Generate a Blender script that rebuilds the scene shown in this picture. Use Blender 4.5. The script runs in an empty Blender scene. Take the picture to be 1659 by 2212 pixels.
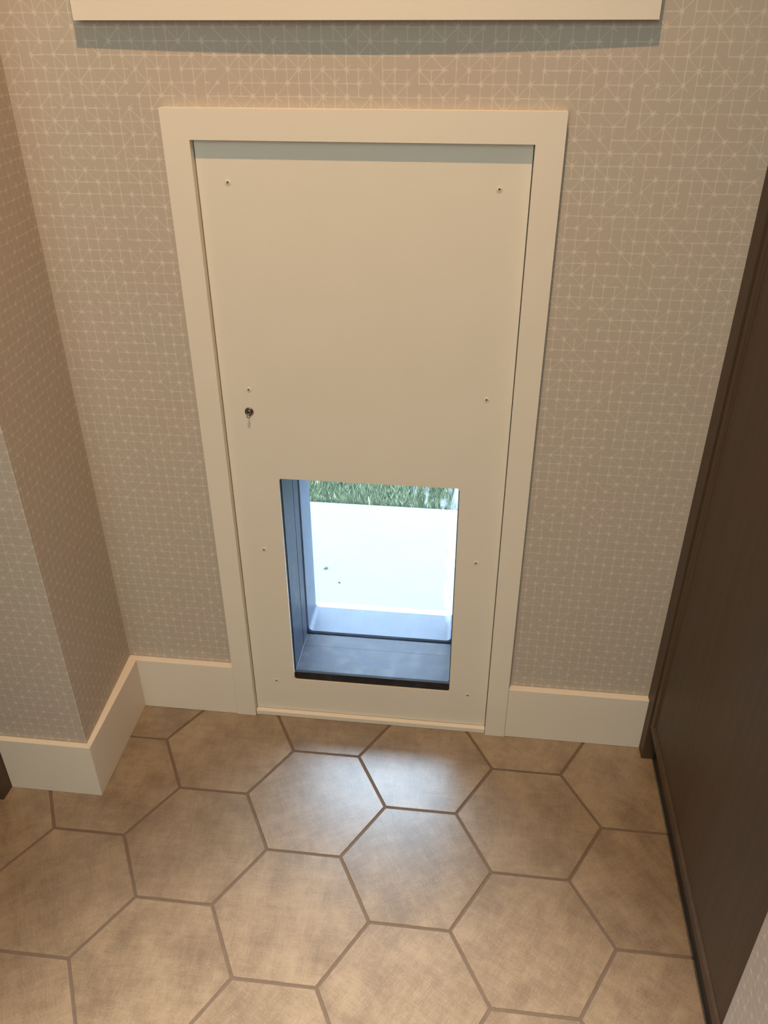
import bpy, bmesh, math, random
from mathutils import Matrix, Vector

random.seed(7)
scene = bpy.context.scene
COL = scene.collection

# ---------------------------------------------------------------- camera
cam_d = bpy.data.cameras.new('camera')
cam = bpy.data.objects.new('camera', cam_d)
COL.objects.link(cam)
cam_d.sensor_fit = 'VERTICAL'
cam_d.sensor_height = 36.0
cam_d.lens = 36.0 * 1786.43 / 2212.0
cam_d.clip_start = 0.02
cam.location = (0.2876, -1.3866, 1.4537)
cam.rotation_euler = (1.01847, 0.00271, 0.11704)
scene.camera = cam

# ---------------------------------------------------------------- sky (bright overcast daylight outside)
world = bpy.data.worlds.new('overcast_sky')
scene.world = world
world.use_nodes = True
bg = world.node_tree.nodes['Background']
bg.inputs[0].default_value = (0.63, 0.79, 1.0, 1)
bg.inputs[1].default_value = 13.0

# ---------------------------------------------------------------- lamps of the room, plus an added fill light
def spot(name, loc, aim, energy, col, size, blend, radius):
    d = bpy.data.lights.new(name, 'SPOT')
    d.energy = energy
    d.color = col
    d.spot_size = math.radians(size)
    d.spot_blend = blend
    d.shadow_soft_size = radius
    o = bpy.data.objects.new(name, d)
    COL.objects.link(o)
    o.location = loc
    o.rotation_euler = (Vector(aim) - Vector(loc)).to_track_quat('-Z', 'Y').to_euler()
    return o

LAMP = (0.13, -0.95, 3.02)
spot('downlight_beam', LAMP, (-0.22, -0.70, 0.0), 152.0, (1.0, 0.575, 0.275), 96, 0.9, 0.025)
LAMP2 = (0.16, -1.30, 3.02)
spot('downlight_beam_rear', LAMP2, (0.15, -1.06, 0.0), 530.0, (1.0, 0.91, 0.80), 33, 1.0, 0.03)

def area(name, loc, aim, sx, sy, energy, col):
    d = bpy.data.lights.new(name, 'AREA')
    d.shape = 'RECTANGLE'
    d.size, d.size_y = sx, sy
    d.energy = energy
    d.color = col
    o = bpy.data.objects.new(name, d)
    COL.objects.link(o)
    o.location = loc
    o.rotation_euler = (Vector(aim) - Vector(loc)).to_track_quat('-Z', 'Y').to_euler()
    return o

# added fill light for the walls, in front of the made-up rear window's blind
area('rear_fill_light', (-0.155, -3.30, 2.20), (-0.155, 0.0, 2.20), 1.6, 1.4, 28.5, (0.89, 1.0, 0.90))

scene.view_settings.view_transform = 'Standard'
scene.view_settings.look = 'None'
scene.view_settings.exposure = 0.0
scene.view_settings.gamma = 1.0
scene.view_settings.use_curve_mapping = False

# ================================================================ material helpers
class Mat:
    def __init__(self, name):
        self.m = bpy.data.materials.new(name)
        self.m.use_nodes = True
        self.t = self.m.node_tree
        self.b = self.t.nodes['Principled BSDF']
        self.out = self.t.nodes['Material Output']
    def n(self, typ, **kw):
        nd = self.t.nodes.new(typ)
        for k, v in kw.items():
            setattr(nd, k, v)
        return nd
    def put(self, sock, v):
        if hasattr(v, 'is_linked'):
            self.t.links.new(v, sock)
        else:
            sock.default_value = v
    def ma(self, op, a, b=None, c=None):
        nd = self.n('ShaderNodeMath', operation=op)
        self.put(nd.inputs[0], a)
        if b is not None: self.put(nd.inputs[1], b)
        if c is not None: self.put(nd.inputs[2], c)
        return nd.outputs[0]
    def mix(self, f, a, b, blend='MIX'):
        nd = self.n('ShaderNodeMix', data_type='RGBA', blend_type=blend)
        self.put(nd.inputs[0], f); self.put(nd.inputs[6], a); self.put(nd.inputs[7], b)
        return nd.outputs[2]
    def ramp(self, v, lo, hi, a=0.0, b=1.0):
        nd = self.n('ShaderNodeMapRange', interpolation_type='SMOOTHSTEP')
        self.put(nd.inputs[0], v); self.put(nd.inputs[1], lo); self.put(nd.inputs[2], hi)
        self.put(nd.inputs[3], a); self.put(nd.inputs[4], b)
        return nd.outputs[0]
    def coord(self, which='Object'):
        return self.n('ShaderNodeTexCoord').outputs[which]
    def sep(self, v):
        nd = self.n('ShaderNodeSeparateXYZ'); self.put(nd.inputs[0], v)
        return nd.outputs
    def comb(self, x, y, z):
        nd = self.n('ShaderNodeCombineXYZ')
        self.put(nd.inputs[0], x); self.put(nd.inputs[1], y); self.put(nd.inputs[2], z)
        return nd.outputs[0]
    def noise(self, vec, scale, detail=3.0, rough=0.5, col=False):
        nd = self.n('ShaderNodeTexNoise')
        self.put(nd.inputs['Vector'], vec); nd.inputs['Scale'].default_value = scale
        nd.inputs['Detail'].default_value = detail; nd.inputs['Roughness'].default_value = rough
        return nd.outputs[1 if col else 0]
    def rnd(self, x, y, z):
        nd = self.n('ShaderNodeTexWhiteNoise', noise_dimensions='3D')
        self.put(nd.inputs[0], self.comb(x, y, z))
        return nd.outputs[0]
    def vmul(self, v, s):
        nd = self.n('ShaderNodeVectorMath', operation='MULTIPLY')
        self.put(nd.inputs[0], v); nd.inputs[1].default_value = s
        return nd.outputs[0]
    def vadd(self, v, s):
        nd = self.n('ShaderNodeVectorMath', operation='ADD')
        self.put(nd.inputs[0], v); self.put(nd.inputs[1], s)
        return nd.outputs[0]
    def bump(self, h, strength, dist):
        nd = self.n('ShaderNodeBump')
        nd.inputs['Strength'].default_value = strength
        nd.inputs['Distance'].default_value = dist
        self.put(nd.inputs['Height'], h)
        self.t.links.new(nd.outputs[0], self.b.inputs['Normal'])
    def base(self, c): self.put(self.b.inputs['Base Color'], c)
    def rough(self, r): self.put(self.b.inputs['Roughness'], r)
    def spec(self, s): self.b.inputs['Specular IOR Level'].default_value = s

M = {}

def paint(name, col, rough=0.5):
    a = Mat(name)
    p = a.coord()
    n = a.noise(p, 9.0, 3)
    c2 = tuple(x * 0.95 for x in col[:3]) + (1,)
    a.base(a.mix(n, col, c2))
    a.rough(rough); a.spec(0.3)
    a.bump(a.noise(p, 900.0, 2), 0.08, 0.001)
    return a.m

M['trim'] = paint('white_trim_paint', (0.78, 0.745, 0.68, 1), 0.45)
M['panel'] = paint('white_panel_paint', (0.76, 0.735, 0.67, 1), 0.5)
M['ceil'] = paint('ceiling_paint', (0.80, 0.79, 0.77, 1), 0.8)
M['plain'] = paint('plain_wall_paint', (0.60, 0.55, 0.50, 1), 0.8)

# ---- wallpaper: hand drawn grid with stars on every second crossing
def wallpaper():
    a = Mat('star_grid_wallpaper')
    p = a.coord()
    x, y, z = a.sep(p)
    nx, ny, nz = a.sep(a.n('ShaderNodeNewGeometry').outputs['True Normal'])
    along = a.ma('ADD', a.ma('MULTIPLY', x, a.ma('ABSOLUTE', a.ma('ROUND', ny))),
                 a.ma('MULTIPLY', y, a.ma('ABSOLUTE', a.ma('ROUND', nx))))
    u = a.ma('DIVIDE', a.ma('SUBTRACT', along, 0.1944), 0.0185)
    v = a.ma('DIVIDE', a.ma('SUBTRACT', z, 1.3482), 0.0187)
    w1 = a.ma('MULTIPLY', a.ma('SUBTRACT', a.noise(p, 60.0, 2), 0.5), 0.13)
    w2 = a.ma('MULTIPLY', a.ma('SUBTRACT', a.noise(a.vadd(p, (5.3, 2.1, 7.7)), 60.0, 2), 0.5), 0.13)
    u = a.ma('ADD', u, w1); v = a.ma('ADD', v, w2)
    fl = lambda s: a.ma('FLOOR', s)
    rd = lambda s: a.ma('ROUND', s)
    def seg(acr, alo, seed, prob, dscale, width):
        """strokes along integer values of acr, one random decision per unit of alo"""
        k = rd(acr)
        d = a.ma('MULTIPLY', a.ma('ABSOLUTE', a.ma('SUBTRACT', acr, k)), dscale)
        i = fl(alo)
        fr = a.ma('SUBTRACT', alo, i)
        h = a.rnd(i, k, seed)
        h2 = a.rnd(k, i, seed + 3.7)
        there = a.ma('GREATER_THAN', h, prob)
        # a missing stroke still shows a short stub at one end
        stub = a.ma('LESS_THAN', fr, a.ma('MULTIPLY', h2, 0.42))
        on = a.ma('MAXIMUM', there, stub)
        endy = a.ma('ABSOLUTE', a.ma('SUBTRACT', fr, 0.5))
        wd = a.ma('ADD', width, a.ma('MULTIPLY', a.ma('POWER', a.ma('MULTIPLY', endy, 2.0), 3.0), 0.022))
        m = a.ramp(d, a.ma('MULTIPLY', wd, 2.1), a.ma('MULTIPLY', wd, 0.35))
        amp = a.ma('ADD', 0.55, a.ma('MULTIPLY', h2, 0.45))
        return a.ma('MULTIPLY', a.ma('MULTIPLY', m, on), amp)
    hl = seg(v, u, 1.0, 0.13, 1.0, 0.028)
    vl = seg(u, v, 9.0, 0.17, 1.0, 0.026)
    s = a.ma('MULTIPLY', a.ma('ADD', u, v), 0.5)
    t = a.ma('MULTIPLY', a.ma('SUBTRACT', u, v), 0.5)
    d1 = seg(s, t, 17.0, 0.40, 1.414, 0.023)
    d2 = seg(t, s, 29.0, 0.42, 1.414, 0.023)
    ds = a.ma('SUBTRACT', s, rd(s)); dt = a.ma('SUBTRACT', t, rd(t))
    r2 = a.ma('ADD', a.ma('MULTIPLY', ds, ds), a.ma('MULTIPLY', dt, dt))
    star = a.ma('MULTIPLY', a.ramp(r2, 0.032, 0.0), a.ma('ADD', 0.25, a.ma('MULTIPLY', a.rnd(rd(s), rd(t), 41.0), 0.55)))
    line = a.ma('MAXIMUM', a.ma('MAXIMUM', hl, vl), a.ma('MAXIMUM', a.ma('MULTIPLY', d1, 0.85), a.ma('MULTIPLY', d2, 0.85)))
    line = a.ma('MINIMUM', a.ma('ADD', line, a.ma('MULTIPLY', star, 0.7)), 1.0)
    ink = a.ma('MULTIPLY', line, a.ma('ADD', 0.55, a.ma('MULTIPLY', a.noise(p, 420.0, 2), 0.7)))
    paper = a.mix(a.ramp(a.noise(p, 7.0, 3), 0.35, 0.65), (0.500, 0.445, 0.405, 1), (0.490, 0.455, 0.405, 1))
    paper = a.mix(a.ma('MULTIPLY', a.noise(p, 700.0, 2), 0.16), paper, (0.36, 0.33, 0.30, 1))
    a.base(a.mix(a.ma('MULTIPLY', ink, 0.78), paper, (0.70, 0.655, 0.60, 1)))
    a.rough(0.62); a.spec(0.25)
    a.bump(a.noise(p, 1200.0, 2), 0.12, 0.0008)
    return a.m
M['paper'] = wallpaper()

# ---- linen look porcelain tile: each tile carries its own weave direction and tone
def tile_mat():
    a = Mat('linen_porcelain')
    inf = a.n('ShaderNodeObjectInfo').outputs['Random']
    p = a.vadd(a.coord(), a.comb(a.ma('MULTIPLY', inf, 37.0), a.ma('MULTIPLY', inf, 91.0), 0.0))
    n1 = a.noise(a.vmul(p, (330.0, 40.0, 1.0)), 1.0, 3, 0.6)
    n2 = a.noise(a.vmul(p, (40.0, 330.0, 1.0)), 1.0, 3, 0.6)
    n3 = a.noise(a.vmul(p, (62.0, 16.0, 1.0)), 1.0, 3, 0.6)
    n4 = a.noise(a.vmul(p, (16.0, 62.0, 1.0)), 1.0, 3, 0.6)
    weave = a.ma('ADD', a.ma('MULTIPLY', a.ma('ADD', n1, n2), 0.5), a.ma('MULTIPLY', a.ma('ADD', n3, n4), 0.5))
    cloud = a.noise(p, 11.0, 4, 0.6)
    f = a.ma('ADD', a.ma('MULTIPLY', a.ma('SUBTRACT', weave, 1.0), 1.5), a.ma('MULTIPLY', a.ma('SUBTRACT', cloud, 0.5), 2.0))
    f = a.ma('ADD', f, a.ma('MULTIPLY', a.ma('SUBTRACT', inf, 0.5), 0.30))
    f = a.ma('ADD', f, a.ma('MULTIPLY', a.ma('SUBTRACT', a.noise(p, 260.0, 3, 0.7), 0.5), 1.1))
    f = a.ramp(f, -0.80, 0.80)
    c = a.mix(f, (0.165, 0.120, 0.080, 1), (0.350, 0.272, 0.190, 1))
    sp = a.n('ShaderNodeTexVoronoi', voronoi_dimensions='2D'); a.put(sp.inputs['Vector'], p); sp.inputs['Scale'].default_value = 42.0
    dot = a.ma('MULTIPLY', a.ramp(sp.outputs['Distance'], 0.10, 0.04), a.ma('GREATER_THAN', a.sep(sp.outputs['Color'])[0], 0.86))
    c = a.mix(a.ma('MULTIPLY', dot, 0.55), c, (0.20, 0.14, 0.10, 1))
    a.base(c)
    a.rough(a.ramp(cloud, 0.2, 0.8, 0.40, 0.32)); a.spec(0.6)
    nz = a.sep(a.n('ShaderNodeNewGeometry').outputs['True Normal'])[2]
    a.put(a.b.inputs['Coat Weight'], a.ma('GREATER_THAN', nz, 0.995)); a.b.inputs['Coat Roughness'].default_value = 0.34; a.b.inputs['Coat IOR'].default_value = 1.7
    a.bump(weave, 0.06, 0.0006)
    return a.m
M['tile'] = tile_mat()

def grout_mat():
    a = Mat('brown_grout')
    p = a.coord()
    a.base(a.mix(a.noise(p, 60.0, 3), (0.135, 0.098, 0.073, 1), (0.185, 0.140, 0.106, 1)))
    a.rough(0.9)
    a.bump(a.noise(p, 600.0, 2), 0.3, 0.001)
    return a.m
M['grout'] = grout_mat()

def wood(name, c1, c2):
    a = Mat(name)
    p = a.coord()
    g = a.noise(a.vmul(p, (90.0, 90.0, 3.0)), 1.0, 5, 0.65)
    a.base(a.mix(a.ramp(g, 0.3, 0.7), c1, c2))
    a.rough(0.5); a.spec(0.4)
    a.bump(g, 0.12, 0.0006)
    return a.m
M['wood'] = wood('dark_stained_wood', (0.062, 0.040, 0.023, 1), (0.083, 0.054, 0.032, 1))
M['kick'] = wood('black_plinth', (0.012, 0.010, 0.009, 1), (0.022, 0.019, 0.017, 1))

def plastic(name, col, rough=0.42):
    a = Mat(name)
    p = a.coord()
    n = a.noise(p, 28.0, 4, 0.6)
    a.base(a.mix(a.ramp(n, 0.42, 0.75), col, tuple(min(1, x * 2.1 + 0.012) for x in col[:3]) + (1,)))
    a.rough(a.ramp(n, 0.3, 0.7, rough, rough + 0.16)); a.spec(0.5)
    a.bump(a.noise(p, 800.0, 2), 0.06, 0.0005)
    return a.m
M['black'] = plastic('scuffed_dark_plastic', (0.024, 0.034, 0.060, 1))
M['rubber'] = plastic('black_seal', (0.008, 0.008, 0.010, 1), 0.7)

def metal(name, col, rough):
    a = Mat(name)
    a.b.inputs['Metallic'].default_value = 1.0
    a.base(a.mix(a.noise(a.coord(), 300.0, 2), col, tuple(x * 0.7 for x in col[:3]) + (1,)))
    a.rough(rough)
    return a.m
M['nickel'] = metal('tarnished_nickel', (0.30, 0.26, 0.22, 1), 0.28)
M['knob'] = metal('polished_nickel', (0.62, 0.56, 0.48, 1), 0.16)
M['slot'] = paint('screw_slot_shadow_brown', (0.045, 0.032, 0.018, 1), 0.7)

def flap_mat():
    a = Mat('clear_flap_acrylic')
    p = a.coord()
    x, y, z = a.sep(p)
    # scuffs where claws and noses rub: along the free (right) edge, some blotches near the top
    edge = a.ma('MULTIPLY', a.ma('MULTIPLY', a.ramp(x, 0.238, 0.262), a.ramp(z, 0.14, 0.34)), a.ramp(a.noise(a.vmul(p, (60.0, 1.0, 14.0)), 1.0, 4, 0.65), 0.36, 0.60))
    blot = a.ma('MULTIPLY', a.ma('MULTIPLY', a.ramp(x, 0.13, 0.24), a.ramp(z, 0.45, 0.52)),
                a.ramp(a.noise(a.vmul(p, (70.0, 1.0, 28.0)), 1.0, 3, 0.6), 0.50, 0.68))
    haze = a.ma('ADD', 0.012, a.ma('MULTIPLY', a.ma('MAXIMUM', a.ma('MULTIPLY', edge, 0.45), a.ma('MULTIPLY', blot, 0.16)), 1.0))
    tr = a.n('ShaderNodeBsdfTransparent'); tr.inputs[0].default_value = (0.93, 0.97, 0.97, 1)
    gl = a.n('ShaderNodeBsdfGlossy'); gl.inputs['Roughness'].default_value = 0.08
    tl = a.n('ShaderNodeBsdfTranslucent'); tl.inputs[0].default_value = (0.85, 0.90, 0.95, 1)
    fr = a.n('ShaderNodeFresnel'); fr.inputs[0].default_value = 1.2
    m1 = a.n('ShaderNodeMixShader'); a.put(m1.inputs[0], fr.outputs[0])
    a.t.links.new(tr.outputs[0], m1.inputs[1]); a.t.links.new(gl.outputs[0], m1.inputs[2])
    m2 = a.n('ShaderNodeMixShader'); a.put(m2.inputs[0], haze)
    a.t.links.new(m1.outputs[0], m2.inputs[1]); a.t.links.new(tl.outputs[0], m2.inputs[2])
    a.t.links.new(m2.outputs[0], a.out.inputs[0])
    return a.m
M['flap'] = flap_mat()

def concrete(name, c1, c2, dirt):
    a = Mat(name)
    p = a.coord()
    c = a.mix(a.noise(p, 6.0, 4), c1, c2)
    if dirt:
        x, y, z = a.sep(p)
        sp = a.n('ShaderNodeTexVoronoi', voronoi_dimensions='2D'); a.put(sp.inputs['Vector'], p); sp.inputs['Scale'].default_value = 60.0
        near = a.ma('MULTIPLY', a.ramp(y, 0.80, 0.60), a.ramp(x, 0.02, -0.16))
        d = a.ma('MULTIPLY', a.ma('MULTIPLY', a.ramp(sp.outputs['Distance'], 0.22, 0.10), a.ma('GREATER_THAN', a.sep(sp.outputs['Color'])[1], 0.55)), near)
        c = a.mix(a.ma('MULTIPLY', d, 0.6), c, (0.03, 0.032, 0.032, 1))
    a.base(c); a.rough(0.9)
    a.bump(a.noise(p, 300.0, 3), 0.3, 0.001)
    return a.m
M['slab'] = concrete('pale_concrete', (0.128, 0.142, 0.134, 1), (0.152, 0.155, 0.148, 1), True)
M['step'] = concrete('white_concrete_step', (0.30, 0.30, 0.295, 1), (0.34, 0.34, 0.335, 1), False)
M['soil'] = concrete('dark_soil', (0.035, 0.034, 0.028, 1), (0.06, 0.055, 0.045, 1), False)

def grass_mat():
    a = Mat('grass_blades')
    isl = a.n('ShaderNodeNewGeometry').outputs['Random Per Island']
    c = a.mix(isl, (0.020, 0.046, 0.012, 1), (0.150, 0.195, 0.070, 1))
    c = a.mix(a.ma('GREATER_THAN', isl, 0.97), c, (0.50, 0.52, 0.34, 1))
    a.base(c); a.rough(0.6)
    return a.m
M['grass'] = grass_mat()

def lamp_mat():
    a = Mat('glowing_lamp_lens')
    a.base((1, 0.8, 0.55, 1))
    a.b.inputs['Emission Color'].default_value = (1.0, 0.62, 0.28, 1)
    a.b.inputs['Emission Strength'].default_value = 6.0
    return a.m
M['lens'] = lamp_mat()

def glass_mat():
    a = Mat('window_glass')
    tr = a.n('ShaderNodeBsdfTransparent'); tr.inputs[0].default_value = (0.95, 0.97, 0.97, 1)
    gl = a.n('ShaderNodeBsdfGlossy'); gl.inputs['Roughness'].default_value = 0.02
    m = a.n('ShaderNodeMixShader'); m.inputs[0].default_value = 0.05
    a.t.links.new(tr.outputs[0], m.inputs[1]); a.t.links.new(gl.outputs[0], m.inputs[2])
    a.t.links.new(m.outputs[0], a.out.inputs[0])
    return a.m
M['glass'] = glass_mat()

# ================================================================ mesh helpers
def box(bm, x0, x1, y0, y1, z0, z1):
    vs = [bm.verts.new((x, y, z)) for z in (z0, z1) for y in (y0, y1) for x in (x0, x1)]
    for f in ((0, 2, 3, 1), (4, 5, 7, 6), (0, 1, 5, 4), (2, 6, 7, 3), (0, 4, 6, 2), (1, 3, 7, 5)):
        bm.faces.new([vs[i] for i in f])
    return vs

def prism(bm, pts, z0, z1):
    """pts counter-clockwise in xy"""
    lo = [bm.verts.new((x, y, z0)) for x, y in pts]
    hi = [bm.verts.new((x, y, z1)) for x, y in pts]
    bm.faces.new(hi); bm.faces.new(lo[::-1])
    n = len(pts)
    for i in range(n):
        j = (i + 1) % n
        bm.faces.new((lo[i], lo[j], hi[j], hi[i]))

def lathe(bm, prof, axis='y', n=28):
    """prof: (radius, height) list, height along -y (out of the wall) or z"""
    rings = []
    for r, h in prof:
        ring = []
        for k in range(n):
            t = 2 * math.pi * k / n
            c, s = r * math.cos(t), r * math.sin(t)
            ring.append(bm.verts.new((c, -h, s) if axis == 'y' else (c, s, h)))
        rings.append(ring)
    for a, b in zip(rings, rings[1:]):
        for k in range(n):
            j = (k + 1) % n
            bm.faces.new((a[k], a[j], b[j], b[k]))
    bm.faces.new(rings[0][::-1]); bm.faces.new(rings[-1])

def bev(bm, w, seg=2):
    bmesh.ops.bevel(bm, geom=list(bm.edges), offset=w, segments=seg, profile=0.5, affect='EDGES')

def obj(name, bm, mat, parent=None, smooth=False, loc=None):
    bmesh.ops.recalc_face_normals(bm, faces=bm.faces)
    me = bpy.data.meshes.new(name)
    bm.to_mesh(me); bm.free()
    me.materials.append(M[mat])
    if smooth:
        for p in me.polygons: p.use_smooth = True
    o = bpy.data.objects.new(name, me)
    COL.objects.link(o)
    if loc: o.location = loc
    if parent: o.parent = parent
    return o

def bx(name, mat, b, parent=None, bevel=0.0):
    bm = bmesh.new()
    box(bm, *b)
    if bevel: bev(bm, bevel)
    return obj(name, bm, mat, parent)

def empty(name, loc=(0, 0, 0)):
    o = bpy.data.objects.new(name, None)
    o.empty_display_size = 0.05
    o.location = loc
    COL.objects.link(o)
    return o

def tag(o, label, cat=None, group=None, kind=None):
    o['label'] = label
    if cat: o['category'] = cat
    if group: o['group'] = group
    if kind: o['kind'] = kind
    return o

def struct(o, label):
    return tag(o, label, kind='structure')

# ================================================================ the room shell
WY = 0.0165          # wallpapered face of the back wall
OUT = 0.262          # outside face
L0, R0, Y0, CZ = -1.30, 1.30, -3.30, 3.05

bm = bmesh.new()
# front layer with the doorway recess
PX0, PX1, PZ = -0.1895, 0.3590, 1.2695
box(bm, L0 - 0.1, PX0, WY, 0.0360, -0.15, CZ)
box(bm, PX1, R0 + 0.1, WY, 0.0360, -0.15, CZ)
box(bm, PX0, PX1, WY, 0.0360, PZ, CZ)
# body of the wall with the tunnel opening
TX0, TX1, TZ0, TZ1 = -0.0985, 0.2775, 0.098, 0.668
box(bm, L0 - 0.1, TX0, 0.0360, OUT, -0.15, CZ)
box(bm, TX1, R0 + 0.1, 0.0360, OUT, -0.15, CZ)
box(bm, TX0, TX1, 0.0360, OUT, TZ1, CZ)
box(bm, TX0, TX1, 0.0360, OUT, -0.15, TZ0)
struct(obj('wall_back', bm, 'paper'), 'beige wallpapered back wall with pale hand-drawn star grid lines')

# wall return at the left (projecting pier)
bm = bmesh.new()
prism(bm, [(L0, WY), (L0, -0.257), (-0.4700, -0.257), (-0.4845, WY)], 0, CZ)
struct(obj('wall_left', bm, 'paper'), 'beige wallpapered pier projecting at the left of the small door')
bx('wall_left_side', 'plain', (L0 - 0.1, L0, Y0, WY, -0.02, CZ))['kind'] = 'structure'
# near wall at the right, its corner covers the end of the cupboard
bm = bmesh.new()
box(bm, 0.690, R0, Y0, -0.716, 0, CZ)
struct(obj('wall_right', bm, 'paper'), 'pale wallpapered wall corner at the lower right, nearest the viewer')
bx('wall_right_side', 'plain', (R0, R0 + 0.1, Y0, WY, -0.02, CZ))['kind'] = 'structure'
bx('ceiling', 'ceil', (L0 - 0.1, R0 + 0.1, Y0 - 0.1, OUT, CZ, CZ + 0.12))['kind'] = 'structure'
bm = bmesh.new()
wx0, wx1, wz0, wz1 = -1.0, 0.69, 1.45, 2.95
box(bm, L0 - 0.1, wx0, Y0 - 0.1, Y0, -0.02, CZ)
box(bm, wx1, R0 + 0.1, Y0 - 0.1, Y0, -0.02, CZ)
box(bm, wx0, wx1, Y0 - 0.1, Y0, -0.02, wz0)
box(bm, wx0, wx1, Y0 - 0.1, Y0, wz1, CZ)
obj('wall_front', bm, 'plain')['kind'] = 'structure'
win = empty('added_window_1', (0, Y0, wz0)); win['kind'] = 'structure'  # unseen window, added to give the fill light a place
bx('pane', 'glass', (wx0, wx1, -0.070, -0.064, 0.0, wz1 - wz0), win)
bm = bmesh.new()
for b in ((wx0, wx0 + .05, -.09, -.05, 0, wz1 - wz0), (wx1 - .05, wx1, -.09, -.05, 0, wz1 - wz0),
          (wx0, wx1, -.09, -.05, 0, .05), (wx0, wx1, -.09, -.05, wz1 - wz0 - .05, wz1 - wz0)):
    box(bm, *b)
obj('window_frame', bm, 'trim', win)
bx('added_blind', 'ceil', (wx0, wx1, -0.040, -0.036, 0.0, wz1 - wz0), win)  # opaque sheet added to keep sky light out behind the fill light

# ---------------------------------------------------------------- floor with hexagonal tiles
fl = bx('floor', 'grout', (L0 - 0.1, R0 + 0.1, Y0 - 0.1, 0.0355, -0.06, -0.0016))
struct(fl, 'floor of large beige linen-look hexagonal tiles with brown grout')
S = 0.15
G = 0.0060            # joint width
HX, HY = 0.0, -0.2291
def clip(poly, ax, lim, keep_less):
    out = []
    n = len(poly)
    for i in range(n):
        a, b = poly[i], poly[(i + 1) % n]
        ia = (a[ax] <= lim) == keep_less or a[ax] == lim
        ib = (b[ax] <= lim) == keep_less or b[ax] == lim
        if ia: out.append(a)
        if ia != ib:
            t = (lim - a[ax]) / (b[ax] - a[ax])
            out.append((a[0] + t * (b[0] - a[0]), a[1] + t * (b[1] - a[1])))
    return out
FX0, FX1, FY0, FY1 = -0.78, 0.737, -1.75, 0.0125
tile_cache = {}
rs = S - G / math.sqrt(3)
def tile_mesh(pts, name='hexagonal_tile'):
    bm = bmesh.new()
    prism(bm, pts, -0.0085, 0.0)
    top = [e for e in bm.edges if all(abs(v.co.z) < 1e-6 for v in e.verts)]
    bmesh.ops.bevel(bm, geom=top, offset=0.0007, segments=1, profile=0.5, affect='EDGES')
    bmesh.ops.recalc_face_normals(bm, faces=bm.faces)
    me = bpy.data.meshes.new(name)
    bm.to_mesh(me); bm.free()
    me.materials.append(M['tile'])
    return me
full = [(rs * math.cos(math.radians(60 * k)), rs * math.sin(math.radians(60 * k))) for k in range(6)]
full_me = tile_mesh(full)
rot_rng = random.Random(3)
for ci in range(-8, 9):
    for cj in range(-9, 5):
        cx = HX + 1.5 * S * ci
        cy = HY + math.sqrt(3) * S * (cj + 0.5 * (ci % 2))
        k = rot_rng.randrange(6)
        poly = [(cx + a, cy + b) for a, b in full]
        q = poly
        for ax, lim, less in ((0, FX0, False), (0, FX1, True), (1, FY0, False), (1, FY1, True)):
            if q: q = clip(q, ax, lim, less)
        if len(q) < 3: continue
        area2 = abs(sum(q[i][0] * q[(i + 1) % len(q)][1] - q[(i + 1) % len(q)][0] * q[i][1] for i in range(len(q)))) / 2
        if area2 < 0.0004: continue
        # leave out pieces wholly under the pier or behind the near wall
        mx = sum(a for a, b in q) / len(q); my = sum(b for a, b in q) / len(q)
        if all(a < -0.48 and b > -0.24 for a, b in q) or all(a > 0.70 and b < -0.73 for a, b in q): continue
        ang = math.radians(60 * k)
        if len(q) == 6 and area2 > 0.999 * (1.5 * math.sqrt(3) * rs * rs):
            me = full_me
        else:
            ca, sa = math.cos(-ang), math.sin(-ang)
            me = tile_mesh([((a - cx) * ca - (b - cy) * sa, (a - cx) * sa + (b - cy) * ca) for a, b in q])
        o = bpy.data.objects.new('hexagonal_tile', me)
        COL.objects.link(o)
        o.location = (cx, cy, 0)
        o.rotation_euler = (0, 0, ang)
        o.parent = fl

# ---------------------------------------------------------------- baseboards
BH = 0.1460
bb = bmesh.new(); box(bb, -0.4838, -0.2330, 0.0, WY - 0.0002, 0, BH); bev(bb, 0.0012)
struct(obj('baseboard_back_left', bb, 'trim'), 'short white baseboard between the pier and the small door casing')
bb = bmesh.new(); box(bb, 0.4020, 0.7080, 0.0, WY - 0.0002, 0, BH); bev(bb, 0.0012)
struct(obj('baseboard_back_right', bb, 'trim'), 'short white baseboard between the small door casing and the brown cupboard')
bl = empty('baseboard_left', (-0.47, -0.257, 0))
struct(bl, 'white baseboard wrapping the corner of the left pier')
def rel(pts, o): return [(a - o[0], b - o[1]) for a, b in pts]
bm = bmesh.new()
prism(bm, rel([(-0.4703, -0.2573), (-0.4588, -0.2700), (-0.4627, -0.0003), (-0.4835, -0.0003)], (-0.47, -0.257)), 0, BH - 0.0005); bev(bm, 0.0010)
obj('side_board', bm, 'trim', bl)
bm = bmesh.new()
prism(bm, rel([(-0.6635, -0.2573), (-0.6635, -0.2700), (-0.4588, -0.2700), (-0.4703, -0.2573)], (-0.47, -0.257)), 0, BH - 0.0005); bev(bm, 0.0010)
obj('front_board', bm, 'trim', bl)
bb = bmesh.new(); box(bb, 0.678, 0.6898, -3.2, -0.7165, 0, BH); bev(bb, 0.0012)
struct(obj('baseboard_right', bb, 'trim'), 'white baseboard along the near right wall')

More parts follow.
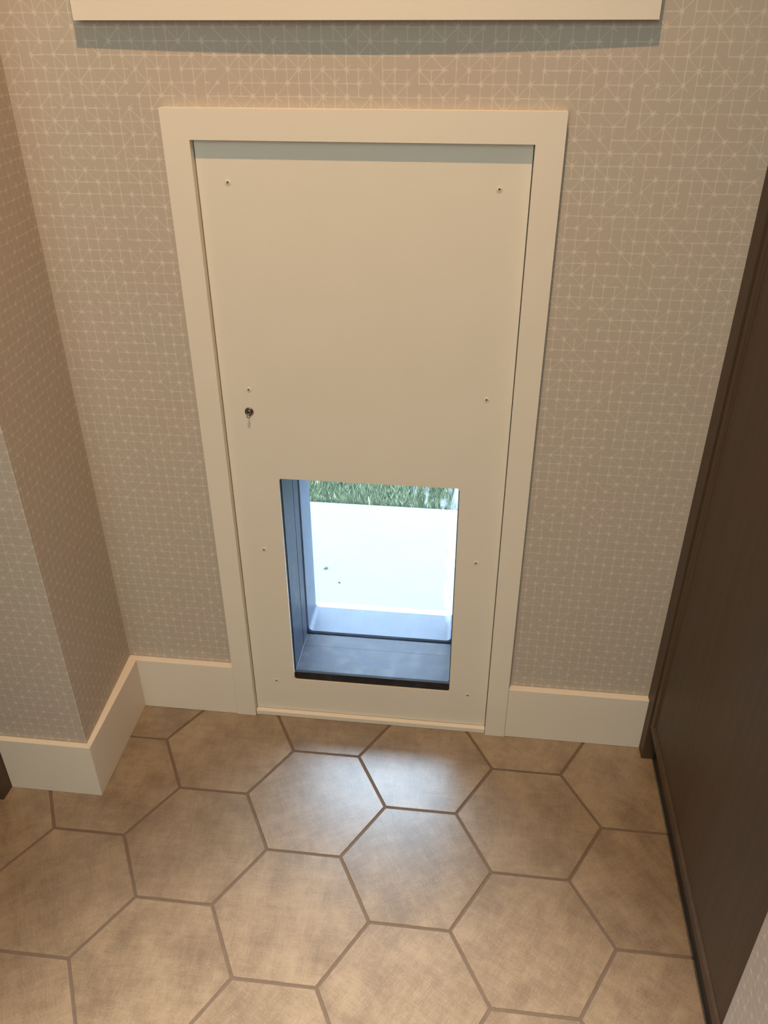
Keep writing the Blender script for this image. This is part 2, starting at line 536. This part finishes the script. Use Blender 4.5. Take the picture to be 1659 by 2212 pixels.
# ---------------------------------------------------------------- casing of the small door
cs = empty('trim_1', (0.084, WY, 0))
struct(cs, 'flat white casing boards around the small door panel')
ox = 0.084
for x0, x1 in ((-0.2325, -0.1880), (0.3568, 0.4015)):
    bm = bmesh.new(); box(bm, x0 - ox, x1 - ox, -0.0012 - WY, -0.0002, 0, 1.2681); bev(bm, 0.0002)
    obj('casing_leg', bm, 'trim', cs)
bm = bmesh.new(); box(bm, -0.2325 - ox, 0.4015 - ox, -0.0012 - WY, -0.0002, 1.2680, 1.3140); bev(bm, 0.0002)
obj('casing_head', bm, 'trim', cs)

# ---------------------------------------------------------------- white board at the top of the view (bows a little)
bm = bmesh.new()
prof = [(-0.3450, 0.0152), (-0.20, 0.0170), (-0.04, 0.0184), (0.10, 0.0187), (0.22, 0.0181), (0.38, 0.0158), (0.5130, 0.0136)]
pts = [(x, WY - 0.0002) for x in (-0.3450, 0.5130)]
loop = [(x, WY - d * 1.45) for x, d in prof] + [(0.5130, WY - 0.0002), (-0.3450, WY - 0.0002)]
prism(bm, loop, 1.4320, 1.545)
struct(obj('trim_2', bm, 'trim'), 'wide white board on the wall above the small door, cut by the top edge')

# ---------------------------------------------------------------- the small door: panel, screws, lock, bottom bead
PY = 0.0150
OX0, OX1, OZ0, OZ1 = -0.0905, 0.2690, 0.1103, 0.6470
door = empty('door_1', (0.084, PY, 0))
struct(door, 'small white wall door panel with a rectangular pet opening near the floor')
def rrect(x0, x1, z0, z1, r, n=6):
    pts = []
    for cx, cz, a0 in ((x1 - r, z0 + r, -90), (x1 - r, z1 - r, 0), (x0 + r, z1 - r, 90), (x0 + r, z0 + r, 180)):
        for k in range(n + 1):
            t = math.radians(a0 + 90 * k / n)
            pts.append((cx + r * math.cos(t), cz + r * math.sin(t)))
    return pts
def ring_mesh(bm, inner, outer, y0, y1):
    """frame between two outlines with the same point count, extruded from y0 to y1"""
    n = len(inner)
    a = [[bm.verts.new((x, y, z)) for x, z in pts] for y in (y0, y1) for pts in (inner, outer)]
    i0, o0, i1, o1 = a
    for k in range(n):
        j = (k + 1) % n
        bm.faces.new((i0[k], i0[j], o0[j], o0[k]))
        bm.faces.new((i1[k], o1[k], o1[j], i1[j]))
        bm.faces.new((i0[k], i1[k], i1[j], i0[j]))
        bm.faces.new((o0[k], o0[j], o1[j], o1[k]))
bm = bmesh.new()
inner = rrect(OX0 - ox, OX1 - ox, OZ0, OZ1, 0.006)
outer = rrect(-0.1868 - ox, 0.3553 - ox, 0.0135, 1.2665, 0.0004)
ring_mesh(bm, inner, outer, 0.0, 0.0045)
obj('panel', bm, 'panel', door)
bm = bmesh.new(); box(bm, -0.1872 - ox, 0.3560 - ox, -0.0115, 0.0005, 0.0, 0.0130); bev(bm, 0.0012)
obj('bottom_bead', bm, 'trim', door)
bm = bmesh.new()
lathe(bm, [(0.0056, -0.0004), (0.0056, 0.0003), (0.0052, 0.0005), (0.0048, 0.00005), (0.0045, 0.00005), (0.0043, 0.0006), (0.003, 0.0009), (0.0005, 0.0010)])
sc0 = obj('screw', bm, 'panel', door, smooth=True)
bm = bmesh.new()
for a in (45, 135):
    vs = box(bm, -0.0021, 0.0021, -0.00125, -0.0006, -0.00062, 0.00062)
    bmesh.ops.rotate(bm, verts=vs, cent=(0, 0, 0), matrix=Matrix.Rotation(math.radians(a), 3, 'Y'))
vs = box(bm, -0.0012, 0.0012, -0.0013, -0.0006, -0.0012, 0.0012)
cr0 = obj('cross_slot', bm, 'slot', sc0)
spots = [(-0.1365, 1.2026), (0.3072, 1.2000), (-0.1345, 0.8361), (0.3092, 0.8371), (-0.1343, 0.4737), (0.3099, 0.4744), (-0.1340, 0.1043), (0.3113, 0.1063)]
for i, (x, z) in enumerate(spots):
    if i == 0: s, c = sc0, cr0
    else:
        s = sc0.copy(); COL.objects.link(s); s.parent = door
        c = cr0.copy(); COL.objects.link(c); c.parent = s
    s.location = (x - ox, -0.0002, z)
    c.rotation_euler = (0, math.radians(random.uniform(-40, 40)), 0)
# lock: round rosette with a small round knob on a short stem
lk = empty('lock', (-0.1374 - ox, 0, 0.7905)); lk.parent = door; lk['label'] = 'small dark nickel lock with a round pull knob'
bm = bmesh.new(); lathe(bm, [(0.0086, 0.0), (0.0086, 0.0010), (0.0078, 0.0019), (0.0058, 0.0019), (0.0054, 0.0012), (0.0036, 0.0012), (0.0034, 0.0030), (0.0028, 0.0034)])
obj('rosette', bm, 'nickel', lk, smooth=True)
bm = bmesh.new(); lathe(bm, [(0.0014, 0.002), (0.0014, 0.0060), (0.0022, 0.0066), (0.0030, 0.0078), (0.0032, 0.0092), (0.0028, 0.0106), (0.0017, 0.0116), (0.0004, 0.0120)])
kn = obj('pull_knob', bm, 'knob', lk, smooth=True, loc=(-0.0008, 0, -0.0062))
kn.rotation_euler = (math.radians(3), 0, math.radians(3))

# ---------------------------------------------------------------- the pet door tunnel through the wall
pet = empty('pet_door', (0.084, 0.02, 0.098))
tag(pet, 'dark grey plastic pet door tunnel with clear flap set through the wall', 'pet door')
def ring_part(name, mat, ix0, ix1, iz0, iz1, r, y0, y1, parent=pet):
    bm = bmesh.new()
    i = rrect(ix0 - ox, ix1 - ox, iz0 - 0.098, iz1 - 0.098, r)
    o = rrect(TX0 + 0.0003 - ox, TX1 - 0.0003 - ox, TZ0 + 0.0003 - 0.098, TZ1 - 0.0003 - 0.098, 0.0005)
    ring_mesh(bm, i, o, y0 - 0.02, y1 - 0.02)
    return obj(name, bm, mat, parent)
ring_part('inner_frame', 'black', -0.0885, 0.2670, 0.130, 0.652, 0.0015, 0.0280, 0.1150)
ring_part('middle_frame', 'black', -0.0880, 0.2668, 0.1290, 0.652, 0.0015, 0.1166, 0.1585)
ring_part('flap_seal', 'rubber', -0.0940, 0.2725, 0.1225, 0.657, 0.0015, 0.1587, 0.1683)
ring_part('outer_frame', 'black', -0.0860, 0.2650, 0.1320, 0.650, 0.012, 0.1685, OUT + 0.002)
bm = bmesh.new(); ring_mesh(bm, rrect(-0.0900 - ox, 0.2684 - ox, 0.1305 - 0.098, 0.651 - 0.098, 0.001), rrect(-0.0960 - ox, 0.2750 - ox, 0.104 - 0.098, 0.660 - 0.098, 0.001), 0.0002, 0.0078)
obj('mounting_gasket', bm, 'rubber', pet)
bm = bmesh.new(); box(bm, -0.0920 - ox, 0.2710 - ox, 0.1625 - 0.02, 0.1652 - 0.02, 0.1255 - 0.098, 0.6555 - 0.098)
f = obj('flap', bm, 'flap', pet); f['label'] = 'clear scuffed flap'
for v in f.data.vertices: pass
# bring flap coordinates back to room coordinates for its scuff pattern
f.data.transform(Matrix.Translation((ox, 0.02, 0.098))); f.location = (-ox, -0.02, -0.098)

# ---------------------------------------------------------------- cupboards on both sides
def cupboard(name, label, sgn, face, y_far, y_near, height, x_back):
    """face: |x| of the door face; built for the right side and mirrored for the left"""
    root = empty(name, (sgn * face, (y_far + y_near) / 2, 0))
    tag(root, label, 'cabinet')
    oy = (y_far + y_near) / 2
    def part(nm, mat, b, bevel=0.0):
        x0, x1, y0, y1, z0, z1 = b
        x0, x1 = sorted((sgn * x0 - sgn * face, sgn * x1 - sgn * face))
        bm = bmesh.new(); box(bm, x0, x1, y0 - oy, y1 - oy, z0, z1)
        if bevel: bev(bm, bevel)
        return obj(nm, bm, mat, root)
    fr = face
    part('post', 'wood', (fr - 0.0030, fr + 0.0270, y_far - 0.0475, y_far - 0.0003, 0.0, height), 0.0008)
    part('body', 'wood', (fr + 0.0275, x_back, y_near + 0.001, y_far - 0.0003, 0.052, height))
    part('plinth', 'kick', (fr + 0.0240, x_back, y_near + 0.001, y_far - 0.0480, 0.0, 0.0515))
    # door: edge bead, groove, flat field
    ya, yb, za, zb = y_near + 0.003, y_far - 0.0495, 0.100, height - 0.02
    steps = [(0.0, 0.0265), (0.0, 0.0050), (0.0015, 0.0015), (0.004, 0.0), (0.022, 0.0), (0.0245, 0.0020), (0.0262, 0.0060), (0.0285, 0.0060), (0.0300, 0.0042)]
    bm = bmesh.new()
    loops = []
    for ins, dx in steps:
        loops.append([bm.verts.new((sgn * dx, y - oy, z)) for y, z in ((ya + ins, za + ins), (yb - ins, za + ins), (yb - ins, zb - ins), (ya + ins, zb - ins))])
    for a, b in zip(loops, loops[1:]):
        for k in range(4):
            j = (k + 1) % 4
            bm.faces.new((a[k], a[j], b[j], b[k]))
    bm.faces.new(loops[0][::-1]); bm.faces.new(loops[-1])
    obj('door', bm, 'wood', root)
    return root
cupboard('tall_cabinet', 'tall dark brown wooden cabinet with beaded door at the right edge', 1, 0.7110, WY, -0.716, 2.25, 1.29)
cupboard('tall_cabinet', 'dark brown wooden cabinet beside the left pier, only its foot in view', -1, 0.6670, -0.257, -1.6, 2.25, 1.29)  # upper height is added, unseen, to shade the pier from the rear fill

# ---------------------------------------------------------------- ceiling lamp (recessed, out of view)
def recessed(loc, label):
    dl = empty('recessed_lamp', (loc[0], loc[1], CZ))
    tag(dl, label, 'lamp', 'recessed ceiling lamps')
    bm = bmesh.new(); lathe(bm, [(0.075, -0.006), (0.075, -0.0002), (0.052, -0.0002), (0.048, -0.006)], 'z')
    obj('lamp_ring', bm, 'trim', dl, smooth=True)
    bm = bmesh.new(); lathe(bm, [(0.046, -0.003), (0.046, -0.0004)], 'z')
    obj('lamp_lens', bm, 'lens', dl)
recessed(LAMP, 'round recessed ceiling lamp nearer the small door')
recessed(LAMP2, 'round recessed ceiling lamp farther from the small door')

# ---------------------------------------------------------------- outdoors
st = bx('pavement_step', 'step', (-2.2, 2.4, OUT + 0.001, 0.578, -0.40, -0.100), None, 0.003)
struct(st, 'bright white concrete strip just outside the pet opening')
sl = bx('pavement', 'slab', (-2.2, 2.4, 0.5785, 1.168, -0.40, -0.105), None, 0.002)
struct(sl, 'pale overexposed concrete slab outside, between the pet opening and the grass')
so = bx('ground', 'soil', (-3.5, 3.7, 1.171, 6.0, -0.45, -0.130))
struct(so, 'dark soil under the grass outside')
# grass: real blades, too many to count
rg = random.Random(11)
verts, faces = [], []
def blade(x, y, h, w, lean, ang):
    dx, dy = math.cos(ang), math.sin(ang)
    la = ang + math.pi / 2 + rg.uniform(-0.7, 0.7)
    lx, ly = math.cos(la) * lean, math.sin(la) * lean
    b = len(verts)
    z = -0.131
    verts.extend([(x - dx * w, y - dy * w, z), (x + dx * w, y + dy * w, z),
                  (x + dx * w * .8 + lx * .35, y + dy * w * .8 + ly * .35, z + h * .6), (x - dx * w * .8 + lx * .35, y - dy * w * .8 + ly * .35, z + h * .6),
                  (x + lx, y + ly, z + h)])
    faces.extend([(b, b + 1, b + 2, b + 3), (b + 3, b + 2, b + 4)])
for i in range(26000):
    x = rg.uniform(-0.75, 0.75); y = rg.uniform(1.176, 1.60)
    blade(x, y, rg.uniform(0.022, 0.042), rg.uniform(0.0011, 0.0021), rg.uniform(0.004, 0.020), rg.uniform(0, 6.283))
for i in range(24000):
    x = rg.uniform(-2.0, 2.2); y = 1.18 + 2.6 * rg.random() ** 1.3
    blade(x, y, rg.uniform(0.024, 0.045), rg.uniform(0.0020, 0.0036), rg.uniform(0.006, 0.024), rg.uniform(0, 6.283))
me = bpy.data.meshes.new('grass')
me.from_pydata(verts, [], faces)
me.materials.append(M['grass'])
go = bpy.data.objects.new('grass', me); COL.objects.link(go)
tag(go, 'short green grass beyond the concrete, seen through the pet opening', 'grass', kind='stuff')
# crumbs of leaf lying on the slab
def leaf(loc, r, seed, label):
    rr = random.Random(seed)
    bm = bmesh.new()
    n = 9
    lo = []; hi = []
    for k in range(n):
        t = 2 * math.pi * k / n
        q = r * rr.uniform(0.45, 1.1)
        lo.append(bm.verts.new((q * math.cos(t), 0.8 * q * math.sin(t), 0)))
        hi.append(bm.verts.new((q * math.cos(t), 0.8 * q * math.sin(t), rr.uniform(0.0015, 0.005))))
    bm.faces.new(hi); bm.faces.new(lo[::-1])
    for k in range(n):
        j = (k + 1) % n
        bm.faces.new((lo[k], lo[j], hi[j], hi[k]))
    tag(obj('leaf_fragment', bm, 'soil', None, loc=loc), label, 'leaf')
leaf((-0.1572, 0.7574, -0.1049), 0.0085, 1, 'larger dark leaf crumb on the bright concrete outside')
leaf((-0.1023, 0.6854, -0.1049), 0.0035, 2, 'tiny dark crumb on the concrete, nearer the pet opening')
